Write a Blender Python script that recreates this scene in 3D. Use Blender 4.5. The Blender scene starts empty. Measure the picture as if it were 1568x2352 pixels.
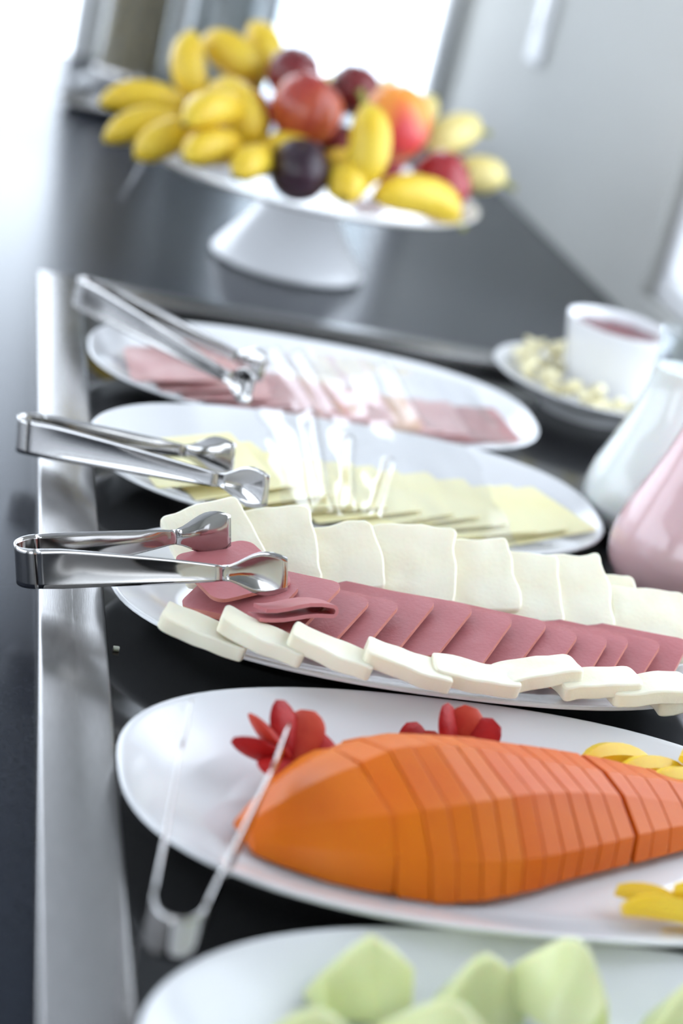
import bpy, bmesh, math, random
from mathutils import Vector, Matrix, noise
from math import sin, cos, pi, radians, sqrt
random.seed(7)
scene = bpy.context.scene
COL = scene.collection

# ------------------------------------------------------------------ camera
cam_d = bpy.data.cameras.new('camera')
cam = bpy.data.objects.new('camera', cam_d); COL.objects.link(cam)
cam_d.sensor_fit = 'VERTICAL'; cam_d.sensor_height = 36.0; cam_d.sensor_width = 24.0
cam_d.lens = 61.22
cam_d.clip_start = 0.02; cam_d.clip_end = 100
RX = (0.96155719, -0.15694207, 0.22533745)      # camera right
RY = (-0.14613913, 0.40227681, 0.90377914)      # camera up (rolled about 14 degrees)
RZ = (-0.23248900, -0.90196594, 0.36387678)     # camera back
cam.matrix_world = Matrix(((RX[0], RY[0], RZ[0], 0), (RX[1], RY[1], RZ[1], 0),
                           (RX[2], RY[2], RZ[2], 0.5), (0, 0, 0, 1)))
cam_d.dof.use_dof = True
cam_d.dof.focus_distance = 1.13
cam_d.dof.aperture_fstop = 3.0
cam_d.dof.aperture_blades = 0
scene.camera = cam

# ------------------------------------------------------------------ daylight and exposure
world = bpy.data.worlds.new('sky'); scene.world = world; world.use_nodes = True
wn = world.node_tree.nodes['Background']
wn.inputs[0].default_value = (0.84, 0.92, 1.0, 1); wn.inputs[1].default_value = 2.4
scene.view_settings.view_transform = 'Standard'; scene.view_settings.look = 'None'
scene.view_settings.exposure = 1.10; scene.view_settings.gamma = 1.0
scene.view_settings.use_curve_mapping = False

# ------------------------------------------------------------------ materials
def mat(name, color, rough=0.5, metal=0.0, color2=None, scale=20.0, bump=0.0, bscale=None, spec=0.5,
        sss=0.0, sssr=(0.01, 0.005, 0.003), coat=0.0, stretch=(1, 1, 1), contrast=(0.35, 0.65), aniso=0.0, detail=4):
    m = bpy.data.materials.new(name); m.use_nodes = True
    nt = m.node_tree; b = nt.nodes['Principled BSDF']
    b.inputs['Base Color'].default_value = (*color, 1)
    b.inputs['Roughness'].default_value = rough; b.inputs['Metallic'].default_value = metal
    b.inputs['Specular IOR Level'].default_value = spec
    b.inputs['Coat Weight'].default_value = coat
    b.inputs['Coat Roughness'].default_value = 0.08
    if aniso: b.inputs['Anisotropic'].default_value = aniso
    if sss:
        b.inputs['Subsurface Weight'].default_value = sss
        b.inputs['Subsurface Radius'].default_value = sssr
        b.inputs['Subsurface Scale'].default_value = 1.0
    if color2 or bump:
        tc = nt.nodes.new('ShaderNodeTexCoord'); mp = nt.nodes.new('ShaderNodeMapping')
        mp.inputs['Scale'].default_value = stretch
        nt.links.new(tc.outputs['Object'], mp.inputs[0])
    if color2:
        n = nt.nodes.new('ShaderNodeTexNoise'); n.inputs['Scale'].default_value = scale; n.inputs['Detail'].default_value = detail
        r = nt.nodes.new('ShaderNodeValToRGB')
        r.color_ramp.elements[0].position, r.color_ramp.elements[1].position = contrast
        r.color_ramp.elements[0].color = (*color, 1); r.color_ramp.elements[1].color = (*color2, 1)
        nt.links.new(mp.outputs[0], n.inputs[0]); nt.links.new(n.outputs[0], r.inputs[0]); nt.links.new(r.outputs[0], b.inputs['Base Color'])
    if bump:
        n2 = nt.nodes.new('ShaderNodeTexNoise'); n2.inputs['Scale'].default_value = bscale or scale * 3; n2.inputs['Detail'].default_value = 3
        bp = nt.nodes.new('ShaderNodeBump'); bp.inputs['Strength'].default_value = bump; bp.inputs['Distance'].default_value = 0.002
        nt.links.new(mp.outputs[0], n2.inputs[0]); nt.links.new(n2.outputs[0], bp.inputs['Height']); nt.links.new(bp.outputs[0], b.inputs['Normal'])
    return m

M = {}
M['wall'] = mat('wall_paint', (0.435, 0.432, 0.405), 0.6, color2=(0.45, 0.447, 0.42), scale=3, bump=0.05, bscale=200)
M['ceiling'] = mat('ceiling_paint', (0.66, 0.67, 0.69), 0.8, color2=(0.63, 0.64, 0.66), scale=2)
M['floor'] = mat('floor_tile', (0.30, 0.29, 0.28), 0.4, color2=(0.36, 0.35, 0.34), scale=4)
M['trim'] = mat('white_trim', (0.82, 0.82, 0.82), 0.4, color2=(0.80, 0.80, 0.81), scale=8)
M['counter'] = mat('dark_counter', (0.008, 0.009, 0.015), 0.25, color2=(0.015, 0.017, 0.025), scale=350, bump=0.02, bscale=500, spec=0.28)
M['counter'].node_tree.nodes['Principled BSDF'].inputs['Specular Tint'].default_value = (0.78, 0.87, 1.0, 1)
M['panel'] = mat('black_glass_panel', (0.006, 0.006, 0.007), 0.10, color2=(0.009, 0.009, 0.010), scale=60)
M['steel_brushed'] = mat('brushed_steel', (0.32, 0.31, 0.305), 0.26, 1.0, color2=(0.37, 0.36, 0.355), scale=60, stretch=(40, 1, 1), bump=0.03, bscale=60, aniso=0.4)
M['steel'] = mat('polished_steel', (0.48, 0.465, 0.455), 0.12, 1.0, color2=(0.52, 0.505, 0.495), scale=40)
M['china'] = mat('white_porcelain', (0.80, 0.80, 0.81), 0.12, color2=(0.82, 0.82, 0.83), scale=10, coat=0.3)
M['ham'] = mat('cooked_ham', (0.45, 0.135, 0.145), 0.40, color2=(0.51, 0.180, 0.188), scale=55, bump=0.12, bscale=350, sss=0.15, contrast=(0.3, 0.75))
M['ham_rind'] = mat('ham_rind', (0.50, 0.17, 0.13), 0.4, color2=(0.56, 0.22, 0.17), scale=80, bump=0.1)
M['ham_pale'] = mat('pale_ham', (0.56, 0.29, 0.28), 0.4, color2=(0.66, 0.42, 0.40), scale=28, bump=0.1, sss=0.1)
M['ham_smoked'] = mat('smoked_ham', (0.62, 0.36, 0.22), 0.4, color2=(0.68, 0.46, 0.34), scale=28, bump=0.1)
M['ham_dark'] = mat('dark_salami', (0.36, 0.15, 0.15), 0.4, color2=(0.46, 0.22, 0.21), scale=60, bump=0.1)
M['cheese_w'] = mat('white_cheese', (0.88, 0.82, 0.63), 0.45, color2=(0.90, 0.86, 0.70), scale=25, bump=0.25, bscale=140, sss=0.25)
M['cheese_y'] = mat('yellow_cheese', (0.92, 0.81, 0.43), 0.4, color2=(0.93, 0.84, 0.50), scale=14, bump=0.05, sss=0.2)
M['papaya'] = mat('papaya_flesh', (0.62, 0.092, 0.003), 0.42, color2=(0.70, 0.145, 0.006), scale=16, bump=0.15, bscale=90, spec=0.25, sss=0.08, sssr=(0.012, 0.004, 0.001), contrast=(0.3, 0.7))
M['papaya_end'] = mat('papaya_flesh_golden', (0.72, 0.135, 0.002), 0.42, color2=(0.76, 0.18, 0.004), scale=16, bump=0.15, bscale=90, spec=0.25, sss=0.08, sssr=(0.012, 0.004, 0.001))
M['papaya_mid'] = mat('papaya_flesh_orange', (0.66, 0.120, 0.004), 0.42, color2=(0.72, 0.17, 0.007), scale=16, bump=0.15, bscale=90, spec=0.25, sss=0.08, sssr=(0.012, 0.004, 0.001))
M['mango'] = mat('mango_flesh', (0.88, 0.56, 0.02), 0.3, color2=(0.90, 0.64, 0.05), scale=40, bump=0.15, sss=0.2)
M['straw'] = mat('strawberry_skin', (0.30, 0.006, 0.008), 0.45, color2=(0.42, 0.014, 0.012), scale=60, bump=0.4, bscale=260, spec=0.15)
M['straw_in'] = mat('strawberry_flesh', (0.40, 0.012, 0.010), 0.45, color2=(0.52, 0.06, 0.03), scale=50, bump=0.1, spec=0.15)
M['melon'] = mat('melon_flesh', (0.72, 0.78, 0.36), 0.3, color2=(0.80, 0.84, 0.50), scale=22, bump=0.1, sss=0.3)
M['melon_rim'] = mat('melon_rim', (0.45, 0.60, 0.17), 0.35, color2=(0.52, 0.66, 0.24), scale=30)
M['banana'] = mat('banana_skin', (0.70, 0.455, 0.016), 0.42, color2=(0.76, 0.55, 0.045), scale=24, bump=0.05)
M['banana_ripe'] = mat('banana_skin_pale', (0.76, 0.62, 0.20), 0.42, color2=(0.80, 0.68, 0.28), scale=24)
M['banana_tip'] = mat('banana_tip', (0.10, 0.075, 0.02), 0.6, color2=(0.16, 0.13, 0.03), scale=60)
M['stem_green'] = mat('banana_stem', (0.30, 0.30, 0.04), 0.5, color2=(0.22, 0.20, 0.04), scale=60)
M['apple'] = mat('apple_skin', (0.30, 0.022, 0.018), 0.22, color2=(0.52, 0.13, 0.05), scale=14, stretch=(1, 1, 0.35), contrast=(0.4, 0.8))
M['apple_dark'] = mat('apple_skin_crimson', (0.26, 0.010, 0.018), 0.22, color2=(0.36, 0.03, 0.035), scale=14, stretch=(1, 1, 0.35))
M['plum'] = mat('plum_skin', (0.018, 0.006, 0.012), 0.30, color2=(0.035, 0.010, 0.022), scale=20)
M['plum_red'] = mat('plum_skin_red', (0.11, 0.010, 0.014), 0.28, color2=(0.20, 0.02, 0.02), scale=20)
M['nect'] = mat('nectarine_skin', (0.86, 0.30, 0.04), 0.3, color2=(0.60, 0.05, 0.06), scale=11, contrast=(0.48, 0.66), detail=1)
M['wood'] = mat('fruit_stem', (0.10, 0.06, 0.03), 0.7, color2=(0.14, 0.09, 0.04), scale=60)
M['milk'] = mat('milk', (0.80, 0.80, 0.76), 0.25, color2=(0.81, 0.81, 0.77), scale=5, sss=0.2)
M['yogurt'] = mat('strawberry_yogurt', (0.80, 0.50, 0.50), 0.25, color2=(0.81, 0.51, 0.51), scale=5, sss=0.2)
M['jam'] = mat('red_jam', (0.10, 0.005, 0.012), 0.2, color2=(0.17, 0.012, 0.022), scale=60, bump=0.6, bscale=60)
M['curl'] = mat('butter_curl', (0.84, 0.76, 0.46), 0.4, color2=(0.86, 0.80, 0.55), scale=60)
M['dark_plastic'] = mat('black_plastic', (0.02, 0.021, 0.025), 0.3, color2=(0.03, 0.03, 0.034), scale=30)
M['gold'] = mat('brass', (0.66, 0.50, 0.24), 0.2, 1.0, color2=(0.70, 0.54, 0.28), scale=20)
M['cereal'] = mat('corn_cereal', (0.13, 0.115, 0.09), 0.7, color2=(0.24, 0.19, 0.10), scale=120, bump=0.8, bscale=150)

def glass_mat(name, tint=(1, 1, 1), rough=0.0, f0=0.04, power=5.0):
    m = bpy.data.materials.new(name); m.use_nodes = True; nt = m.node_tree
    for n in list(nt.nodes): nt.nodes.remove(n)
    o = nt.nodes.new('ShaderNodeOutputMaterial'); mx = nt.nodes.new('ShaderNodeMixShader')
    t = nt.nodes.new('ShaderNodeBsdfTransparent'); t.inputs[0].default_value = (*tint, 1)
    g = nt.nodes.new('ShaderNodeBsdfGlossy'); g.inputs['Roughness'].default_value = rough
    lw = nt.nodes.new('ShaderNodeLayerWeight'); lw.inputs[0].default_value = 0.5
    pw = nt.nodes.new('ShaderNodeMath'); pw.operation = 'POWER'; pw.inputs[1].default_value = power
    ma = nt.nodes.new('ShaderNodeMath'); ma.operation = 'MULTIPLY_ADD'; ma.inputs[1].default_value = 1 - f0; ma.inputs[2].default_value = f0
    nt.links.new(lw.outputs['Facing'], pw.inputs[0]); nt.links.new(pw.outputs[0], ma.inputs[0]); nt.links.new(ma.outputs[0], mx.inputs[0])
    nt.links.new(t.outputs[0], mx.inputs[1]); nt.links.new(g.outputs[0], mx.inputs[2]); nt.links.new(mx.outputs[0], o.inputs[0]); return m
M['glass'] = glass_mat('clear_glass', (0.93, 0.95, 0.96), 0.01)
M['pane'] = glass_mat('window_glass', (0.97, 0.98, 1.0), 0.0)
M['film'] = glass_mat('cling_film', (0.99, 0.99, 0.995), 0.10, 0.06, 4.0)

# ------------------------------------------------------------------ helpers
def tag(o, label=None, cat=None, group=None, kind=None):
    if label: o['label'] = label
    if cat: o['category'] = cat
    if group: o['group'] = group
    if kind: o['kind'] = kind
    return o
def empty(name, loc=(0, 0, 0), rot=(0, 0, 0)):
    o = bpy.data.objects.new(name, None); COL.objects.link(o); o.location = loc; o.rotation_euler = rot
    o.empty_display_size = 0.02; return o
def mobj(name, verts, faces, m, parent=None, smooth=True, loc=(0, 0, 0), rot=(0, 0, 0), mats=None, midx=None, sharp=None):
    me = bpy.data.meshes.new(name); me.from_pydata([tuple(v) for v in verts], [], faces)
    for mm in (mats or [m]): me.materials.append(mm)
    if midx: me.polygons.foreach_set('material_index', midx)
    bm = bmesh.new(); bm.from_mesh(me); bmesh.ops.recalc_face_normals(bm, faces=bm.faces[:]); bm.to_mesh(me); bm.free()
    me.polygons.foreach_set('use_smooth', [smooth] * len(me.polygons))
    if smooth and sharp: me.set_sharp_from_angle(angle=radians(sharp))
    o = bpy.data.objects.new(name, me); COL.objects.link(o); o.location = loc; o.rotation_euler = rot
    if parent: o.parent = parent
    return o
def box(name, lo, hi, m, parent=None, bevel=0.0, seg=2, loc=(0, 0, 0), rot=(0, 0, 0)):
    bm = bmesh.new(); bmesh.ops.create_cube(bm, size=1)
    for v in bm.verts: v.co = Vector([lo[i] + (v.co[i] + .5) * (hi[i] - lo[i]) for i in range(3)])
    if bevel: bmesh.ops.bevel(bm, geom=bm.edges[:], offset=bevel, segments=seg, affect='EDGES', profile=0.5)
    me = bpy.data.meshes.new(name); bm.to_mesh(me); bm.free(); me.materials.append(m)
    me.polygons.foreach_set('use_smooth', [bool(bevel)] * len(me.polygons))
    if bevel: me.set_sharp_from_angle(angle=radians(50))
    o = bpy.data.objects.new(name, me); COL.objects.link(o); o.location = loc; o.rotation_euler = rot
    if parent: o.parent = parent
    return o
def lathe_data(prof, seg=48):
    V, F = [], []
    n = len(prof)
    for i in range(seg):
        a = 2 * pi * i / seg
        for r, z in prof: V.append((r * cos(a), r * sin(a), z))
    for i in range(seg):
        j = (i + 1) % seg
        for k in range(n - 1): F.append((i * n + k, j * n + k, j * n + k + 1, i * n + k + 1))
    return V, F
def clean(o, d=1e-6):
    bm = bmesh.new(); bm.from_mesh(o.data); bmesh.ops.remove_doubles(bm, verts=bm.verts[:], dist=d)
    bmesh.ops.recalc_face_normals(bm, faces=bm.faces[:]); bm.to_mesh(o.data); bm.free(); return o
def smoothprof(pts, sub=6):
    out = []
    for i in range(len(pts) - 1):
        p0 = pts[max(i - 1, 0)]; p1 = pts[i]; p2 = pts[i + 1]; p3 = pts[min(i + 2, len(pts) - 1)]
        for k in range(sub):
            t = k / sub
            out.append(tuple(0.5 * ((2 * p1[j]) + (-p0[j] + p2[j]) * t + (2 * p0[j] - 5 * p1[j] + 4 * p2[j] - p3[j]) * t * t + (-p0[j] + 3 * p1[j] - 3 * p2[j] + p3[j]) * t ** 3) for j in range(len(p1))))
    out.append(tuple(pts[-1])); return out
def lathe(name, prof, m, parent=None, seg=48, loc=(0, 0, 0), rot=(0, 0, 0), sub=0, sharp=None):
    if sub: prof = [(max(p[0], 0), p[1]) for p in smoothprof(prof, sub)]
    V, F = lathe_data(prof, seg); o = mobj(name, V, F, m, parent, True, loc, rot); clean(o)
    o.data.polygons.foreach_set('use_smooth', [True] * len(o.data.polygons))
    if sharp: o.data.set_sharp_from_angle(angle=radians(sharp))
    return o
ORD = ['first', 'second', 'third', 'fourth', 'fifth', 'sixth', 'seventh', 'eighth', 'ninth', 'tenth', 'eleventh', 'twelfth',
       'thirteenth', 'fourteenth', 'fifteenth', 'sixteenth', 'seventeenth', 'eighteenth', 'nineteenth', 'twentieth']

# ================================================================== SETTING
WX = 0.857; YB = 3.30; CT = -0.015; FZ = -0.92; ZC = 1.75
XL = -3.6; YF = -2.6
def struct(o): o['kind'] = 'structure'; return o
struct(box('floor', (XL - .1, YF - .1, FZ - .1), (WX + .15, YB + .15, FZ), M['floor']))
struct(box('ceiling', (XL - .1, YF - .1, ZC), (WX + .15, YB + .15, ZC + .1), M['ceiling']))
def wall_with_holes(name, axis, pos, thick, u0, u1, v0, v1, holes, m):
    """axis 'x': wall plane x=pos, u=y ; axis 'y': plane y=pos, u=x. v = z. Grid of boxes around the openings in one mesh."""
    us = sorted({u0, u1, *[h[0] for h in holes], *[h[1] for h in holes]}); vs = sorted({v0, v1, *[h[2] for h in holes], *[h[3] for h in holes]})
    V, F = [], []
    for i in range(len(us) - 1):
        for j in range(len(vs) - 1):
            uc = (us[i] + us[i + 1]) / 2; vc = (vs[j] + vs[j + 1]) / 2
            if any(h[0] < uc < h[1] and h[2] < vc < h[3] for h in holes): continue
            b = len(V)
            for w in (0, thick):
                for (u, v) in ((us[i], vs[j]), (us[i + 1], vs[j]), (us[i + 1], vs[j + 1]), (us[i], vs[j + 1])):
                    V.append((pos + w, u, v) if axis == 'x' else (u, pos + w, v))
            F += [tuple(b + k for k in f) for f in ((0, 1, 2, 3), (4, 5, 6, 7), (0, 1, 5, 4), (1, 2, 6, 5), (2, 3, 7, 6), (3, 0, 4, 7))]
    return struct(mobj(name, V, F, m, smooth=False))
WR_HOLE = (0.75, 2.10, 0.02, 1.25)
BACK_HOLES = [(-3.2, 0.17, -.12, 1.45), (0.48, 0.845, -.12, 1.45)]
wall_with_holes('wall_right', 'x', WX, .12, YF, YB + .12, FZ, ZC, [WR_HOLE], M['wall'])
wall_with_holes('wall_back', 'y', YB, .12, XL, WX, FZ, ZC, BACK_HOLES, M['wall'])
wall_with_holes('wall_left', 'x', XL - .1, .1, YF, YB, FZ, ZC, [(-2.0, 2.8, -.1, 1.45)], M['wall'])
wall_with_holes('wall_front', 'y', YF - .1, .1, XL, WX, FZ, ZC, [(-2.6, -.6, FZ, 1.2)], M['wall'])
def window(name, axis, pos, h, mull, depth=.08):
    u0, u1, v0, v1 = h; e = empty(name); struct(e); fw = .03
    def bb(nm, ua, ub, va, vb, w0, w1, m, bev=.004):
        lo, hi = ((pos + w0, ua, va), (pos + w1, ub, vb)) if axis == 'x' else ((ua, pos + w0, va), (ub, pos + w1, vb))
        return box(nm, lo, hi, m, e, bev)
    bb('window_frame', u0, u1, v0, v0 + fw, .02, .07, M['trim']); bb('window_frame', u0, u1, v1 - fw, v1, .02, .07, M['trim'])
    bb('window_frame', u0, u0 + fw, v0 + fw, v1 - fw, .02, .07, M['trim']); bb('window_frame', u1 - fw, u1, v0 + fw, v1 - fw, .02, .07, M['trim'])
    xs = [u0 + fw] + mull + [u1 - fw]
    for q in mull: bb('mullion', q - .015, q + .015, v0 + fw, v1 - fw, .025, .065, M['trim'])
    for a, b in zip(xs[:-1], xs[1:]): bb('pane', a, b, v0 + fw, v1 - fw, .043, .047, M['pane'], 0)
    return e
window('window_1', 'y', YB, BACK_HOLES[0], [-2.1, -1.0])
window('window_2', 'y', YB, BACK_HOLES[1], [])
window('window_3', 'x', WX, WR_HOLE, [1.38])
window('window_4', 'x', XL - .1, (-2.0, 2.8, -.1, 1.45), [-.4, 1.2])

# socket plate on the right wall
sw = empty('wall_switch', (WX, 2.80, 0.20))
tag(sw, 'tall white switch plate mounted on the grey wall', 'switch')
box('plate', (-.010, -.038, 0), (0, .038, .17), M['trim'], sw, .003)
box('rocker', (-.015, -.018, .05), (-.008, .018, .12), M['china'], sw, .002)

# ================================================================== COUNTER and steel framed panel
cn = empty('buffet_counter', (0, 0, FZ))
tag(cn, 'long dark grey buffet counter running along the wall', 'counter')
box('worktop', (-.42, -.35, CT - .04 - FZ), (WX - .001, YB - .001, CT - FZ), M['counter'], cn, .003)
box('body', (-.36, -.30, 0), (WX - .002, YB - .002, CT - .04 - FZ), M['dark_plastic'], cn, .003)
PZ = CT + .002
pn = empty('display_tray', (0.081, .25, CT))
tag(pn, 'black glass display panel with a raised brushed steel border set on the counter', 'display panel')
PX0, PX1, PY0, PY1 = 0.081, 0.800, .25, 1.777; BW = .0435
def rel(p): return (p[0] - 0.081, p[1] - .25, p[2] - CT)
box('base_panel', rel((PX0 + .003, PY0 + .003, CT)), rel((PX1 - .003, PY1 - .003, PZ)), M['panel'], pn)
for lo, hi in (((PX0, PY0, CT), (PX0 + BW, PY1, 0)), ((PX1 - BW, PY0, CT), (PX1, PY1, 0)),
               ((PX0 + BW, PY1 - BW, CT), (PX1 - BW, PY1, 0)), ((PX0 + BW, PY0, CT), (PX1 - BW, PY0 + BW, 0))):
    box('steel_border', rel(lo), rel(hi), M['steel_brushed'], pn, .0028, 3)

# ================================================================== PLATTERS
PA, PB, PN = .2145, .1325, 2.45
def superell(a, b, t, n=PN):
    c, s = cos(t), sin(t)
    return (a * math.copysign(abs(c) ** (2 / n), c), b * math.copysign(abs(s) ** (2 / n), s))
PROF = [(-1, -.0185), (.066, -.0185), (.050, -.0178), (.040, -.0155), (.028, -.0105), (.014, -.0050), (.005, -.0012), (.0025, -.0002), (.001, 0), (0, -.0008),
        (.0002, -.0022), (.004, -.0045), (.014, -.0090), (.028, -.0155), (.042, -.0205), (.052, -.0225), (.056, -.0255), (.060, -.0255), (.064, -.0225), (-1, -.0225)]
PINFO = {}; PBS = {}
def make_platter(num, label, cx, cy, rot, PB, TY):
    RZM = PZ + .0260 + abs(TY) * (PB - .055); PINFO[num] = (RZM, TY); PBS[num] = PB
    e = empty('oval_platter', (cx, cy, RZM)); tag(e, label, 'platter', 'white oval platters on the buffet panel')
    N = 96; V, F = [], []; np_ = len(PROF)
    for i in range(N):
        t = 2 * pi * i / N
        for d, z in PROF:
            x, y = (0, 0) if d < 0 else superell(PA - d, PB - d, t)
            V.append((x, y, z))
    for i in range(N):
        j = (i + 1) % N
        for k in range(np_ - 1): F.append((i * np_ + k, j * np_ + k, j * np_ + k + 1, i * np_ + k + 1))
    o = mobj('dish', V, F, M['china'], e); clean(o); o.data.polygons.foreach_set('use_smooth', [True] * len(o.data.polygons))
    e.rotation_euler = (math.atan(TY), 0, rot)
    return e
P = {}
P[1] = make_platter(1, 'white oval platter of pale sliced ham nearest the far steel border', 0.338, 1.5125, -0.003, 0.118, 0.035)
P[2] = make_platter(2, 'white oval platter holding thin yellow cheese slices', 0.333, 1.285, 0.02, 0.1165, 0.035)
P[3] = make_platter(3, 'white oval platter with pink ham fanned between white cheese', 0.338, 1.044, 0.01, 0.124, -0.03)
P[4] = make_platter(4, 'white oval platter carrying the sliced orange papaya', 0.335, 0.803, 0.02, 0.126, -0.035)
P[5] = make_platter(5, 'white oval platter of pale green melon at the bottom edge', 0.333, 0.564, 0.0, 0.126, -0.035)
def floorz(k, y): return PINFO[k][0] - .0185 + PINFO[k][1] * (y - P[k].location.y)

from mathutils.bvhtree import BVHTree
def surf(k, x, y):
    """height of the platter's upper surface under a point"""
    e = P[k]; rz, ty = PINFO[k]; b = PBS[k]
    r = e.rotation_euler.z; dx, dy = x - e.location.x, y - e.location.y
    lx, ly = dx * cos(r) + dy * sin(r), -dx * sin(r) + dy * cos(r)
    if abs(lx / PA) ** PN + abs(ly / b) ** PN > 1: return None
    lo, hi = 0.0, .066
    for _ in range(14):
        m_ = (lo + hi) / 2
        if abs(lx / (PA - m_)) ** PN + abs(ly / (b - m_)) ** PN > 1: hi = m_
        else: lo = m_
    top = PROF[1:9]
    z = top[0][1]
    for (d1, z1), (d0, z0) in zip(top[:-1], top[1:]):
        if d0 <= lo <= d1: z = z0 + (z1 - z0) * (lo - d0) / (d1 - d0); break
    return rz + z + ty * dy
def world_geo(o):
    out_v, out_f = [], []
    def rec(q, mtx):
        mw = mtx @ Matrix.LocRotScale(q.location, q.rotation_quaternion if q.rotation_mode == 'QUATERNION' else q.rotation_euler, q.scale)
        if q.type == 'MESH':
            b = len(out_v); out_v.extend(mw @ v.co for v in q.data.vertices); out_f.extend(tuple(i + b for i in p.vertices) for p in q.data.polygons)
        for c in q.children: rec(c, mw)
    rec(o, Matrix.Identity(4)); return out_v, out_f
PILE = {}
def settle(k, objs, step=.0007, most=.016, gap=.0004, drop=False):
    """lift each object until it clears the platter and what already lies on it"""
    pile = PILE.setdefault(k, [])
    for o in objs:
        V, F = world_geo(o); need = -1
        for v in V:
            z = surf(k, v.x, v.y)
            if z is not None: need = max(need, z + gap - v.z)
        if need > 0 or (drop and need > -.5): o.location.z += need; V = [v + Vector((0, 0, need)) for v in V]
        up = 0
        while up < most:
            t = BVHTree.FromPolygons(V, F)
            if not any(t.overlap(q) for q in pile): break
            up += step; o.location.z += step; V = [v + Vector((0, 0, step)) for v in V]
        pile.append(BVHTree.FromPolygons(V, F))

# ================================================================== thin slices
def slab_mesh(w, h, t, r, nx=8, ny=8, bend=None, jitter=0.0, seed=0, side_mat=False):
    """rounded rectangle w*h, thickness t, centred; bend(x,y)->z; returns V,F,midx"""
    rnd = random.Random(seed)
    # outline by mapping a grid to a rounded rectangle: shrink corner vertices
    def mp(u, v):
        x, y = u * w / 2, v * h / 2
        ax, ay = abs(x) - (w / 2 - r), abs(y) - (h / 2 - r)
        if ax > 0 and ay > 0:
            m_ = max(ax, ay); l = sqrt(ax * ax + ay * ay)
            if l > 0: x = math.copysign(w / 2 - r + ax * m_ / l, x); y = math.copysign(h / 2 - r + ay * m_ / l, y)
        return x, y
    us = sorted({-1, 1, *[-1 + 2 * i / nx for i in range(nx + 1)], -(1 - r / w), 1 - r / w, -(1 - 2 * r / w), 1 - 2 * r / w})
    vs = sorted({-1, 1, *[-1 + 2 * i / ny for i in range(ny + 1)], -(1 - r / h), 1 - r / h, -(1 - 2 * r / h), 1 - 2 * r / h})
    nu, nv = len(us), len(vs); V, F, MI = [], [], []
    off = Vector((rnd.uniform(0, 50), rnd.uniform(0, 50), rnd.uniform(0, 50)))
    for s in (1, -1):
        for v in vs:
            for u in us:
                x, y = mp(u, v)
                z = (bend(x, y) if bend else 0) + s * t / 2
                if jitter:
                    n = noise.noise_vector(Vector((x, y, 0)) * 60 + off) * jitter
                    x += n.x; y += n.y; z += n.z * 0.6
                V.append((x, y, z))
    def id_(s, i, j): return s * nu * nv + j * nu + i
    for j in range(nv - 1):
        for i in range(nu - 1):
            F.append((id_(0, i, j), id_(0, i + 1, j), id_(0, i + 1, j + 1), id_(0, i, j + 1))); MI.append(0)
            F.append((id_(1, i, j), id_(1, i, j + 1), id_(1, i + 1, j + 1), id_(1, i + 1, j))); MI.append(0)
    ring = [(i, 0) for i in range(nu)] + [(nu - 1, j) for j in range(1, nv)] + [(i, nv - 1) for i in range(nu - 2, -1, -1)] + [(0, j) for j in range(nv - 2, 0, -1)]
    for k in range(len(ring)):
        a, b = ring[k], ring[(k + 1) % len(ring)]
        F.append((id_(0, *a), id_(1, *a), id_(1, *b), id_(0, *b))); MI.append(1 if side_mat else 0)
    return V, F, MI
def slab(name, w, h, t, r, m, loc, rot, label, cat, group, bend=None, jitter=0, seed=0, rind=None, bevel=0.0, nx=8):
    V, F, MI = slab_mesh(w, h, t, r, nx, nx, bend, jitter, seed, rind is not None)
    o = mobj(name, V, F, m, None, True, loc, (0, 0, 0), mats=[m] + ([rind] if rind else []), midx=MI, sharp=40)
    o.rotation_mode = 'QUATERNION'; o.rotation_quaternion = rot
    if bevel:
        b = o.modifiers.new('bevel', 'BEVEL'); b.width = bevel; b.segments = 2; b.limit_method = 'ANGLE'; b.angle_limit = radians(50)
    tag(o, label, cat, group); return o
def quat(rz, tilt, tilt_dir):
    """spin rz in plan, then tilt so that direction tilt_dir (angle in plan) rises by tilt"""
    from mathutils import Quaternion
    ax = Vector((cos(tilt_dir), sin(tilt_dir), 0)).cross(Vector((0, 0, 1)))
    return Quaternion(ax, tilt) @ Quaternion((0, 0, 1), rz)

# --- P3: fanned pink ham, each slice lying on its right neighbour
corners = [(.247, 1.004), (.275, 1.003), (.297, 1.006), (.317, 1.010), (.345, 1.017), (.371, 1.015), (.397, 1.008), (.422, 1.006), (.441, 1.001), (.462, .999), (.479, 1.002), (.503, 1.006), (.527, 1.012)]
A_ANG, B_ANG = radians(145), radians(235)
EA, EB = .088, .068; TILT = radians(17)
fan = []
for i, (x, y) in enumerate(corners):
    j1 = random.uniform(-.03, .03); j2 = random.uniform(-.004, .004)
    a, b = A_ANG + j1, B_ANG + j1
    cx = x + EA / 2 * cos(a) + EB / 2 * cos(b); cy = y + EA / 2 * sin(a) + EB / 2 * sin(b) + j2
    half = .066; sc = min(1, (x - .160) / .118)
    cx = x + (cx - x) * sc; cy = y + (cy - y) * sc
    z = floorz(3, cy) + .0035 + half * sc * sin(TILT) * .93
    amp = random.uniform(-.0007, .0007)
    fo = slab('ham_slice', EA * sc, EB * sc, .0026, .009, M['ham'], (cx, cy, z), quat(a - pi, TILT, radians(8)),
         f'{ORD[i]} square pink ham slice from the left in the overlapping fan', 'ham slice', 'pink ham slices fanned on the mixed platter',
         bend=lambda X, Y, q=amp: q * sin(X * 50) + .0008 * sin(Y * 42), seed=i, rind=M['ham_rind']); fan.append(fo)
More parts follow.
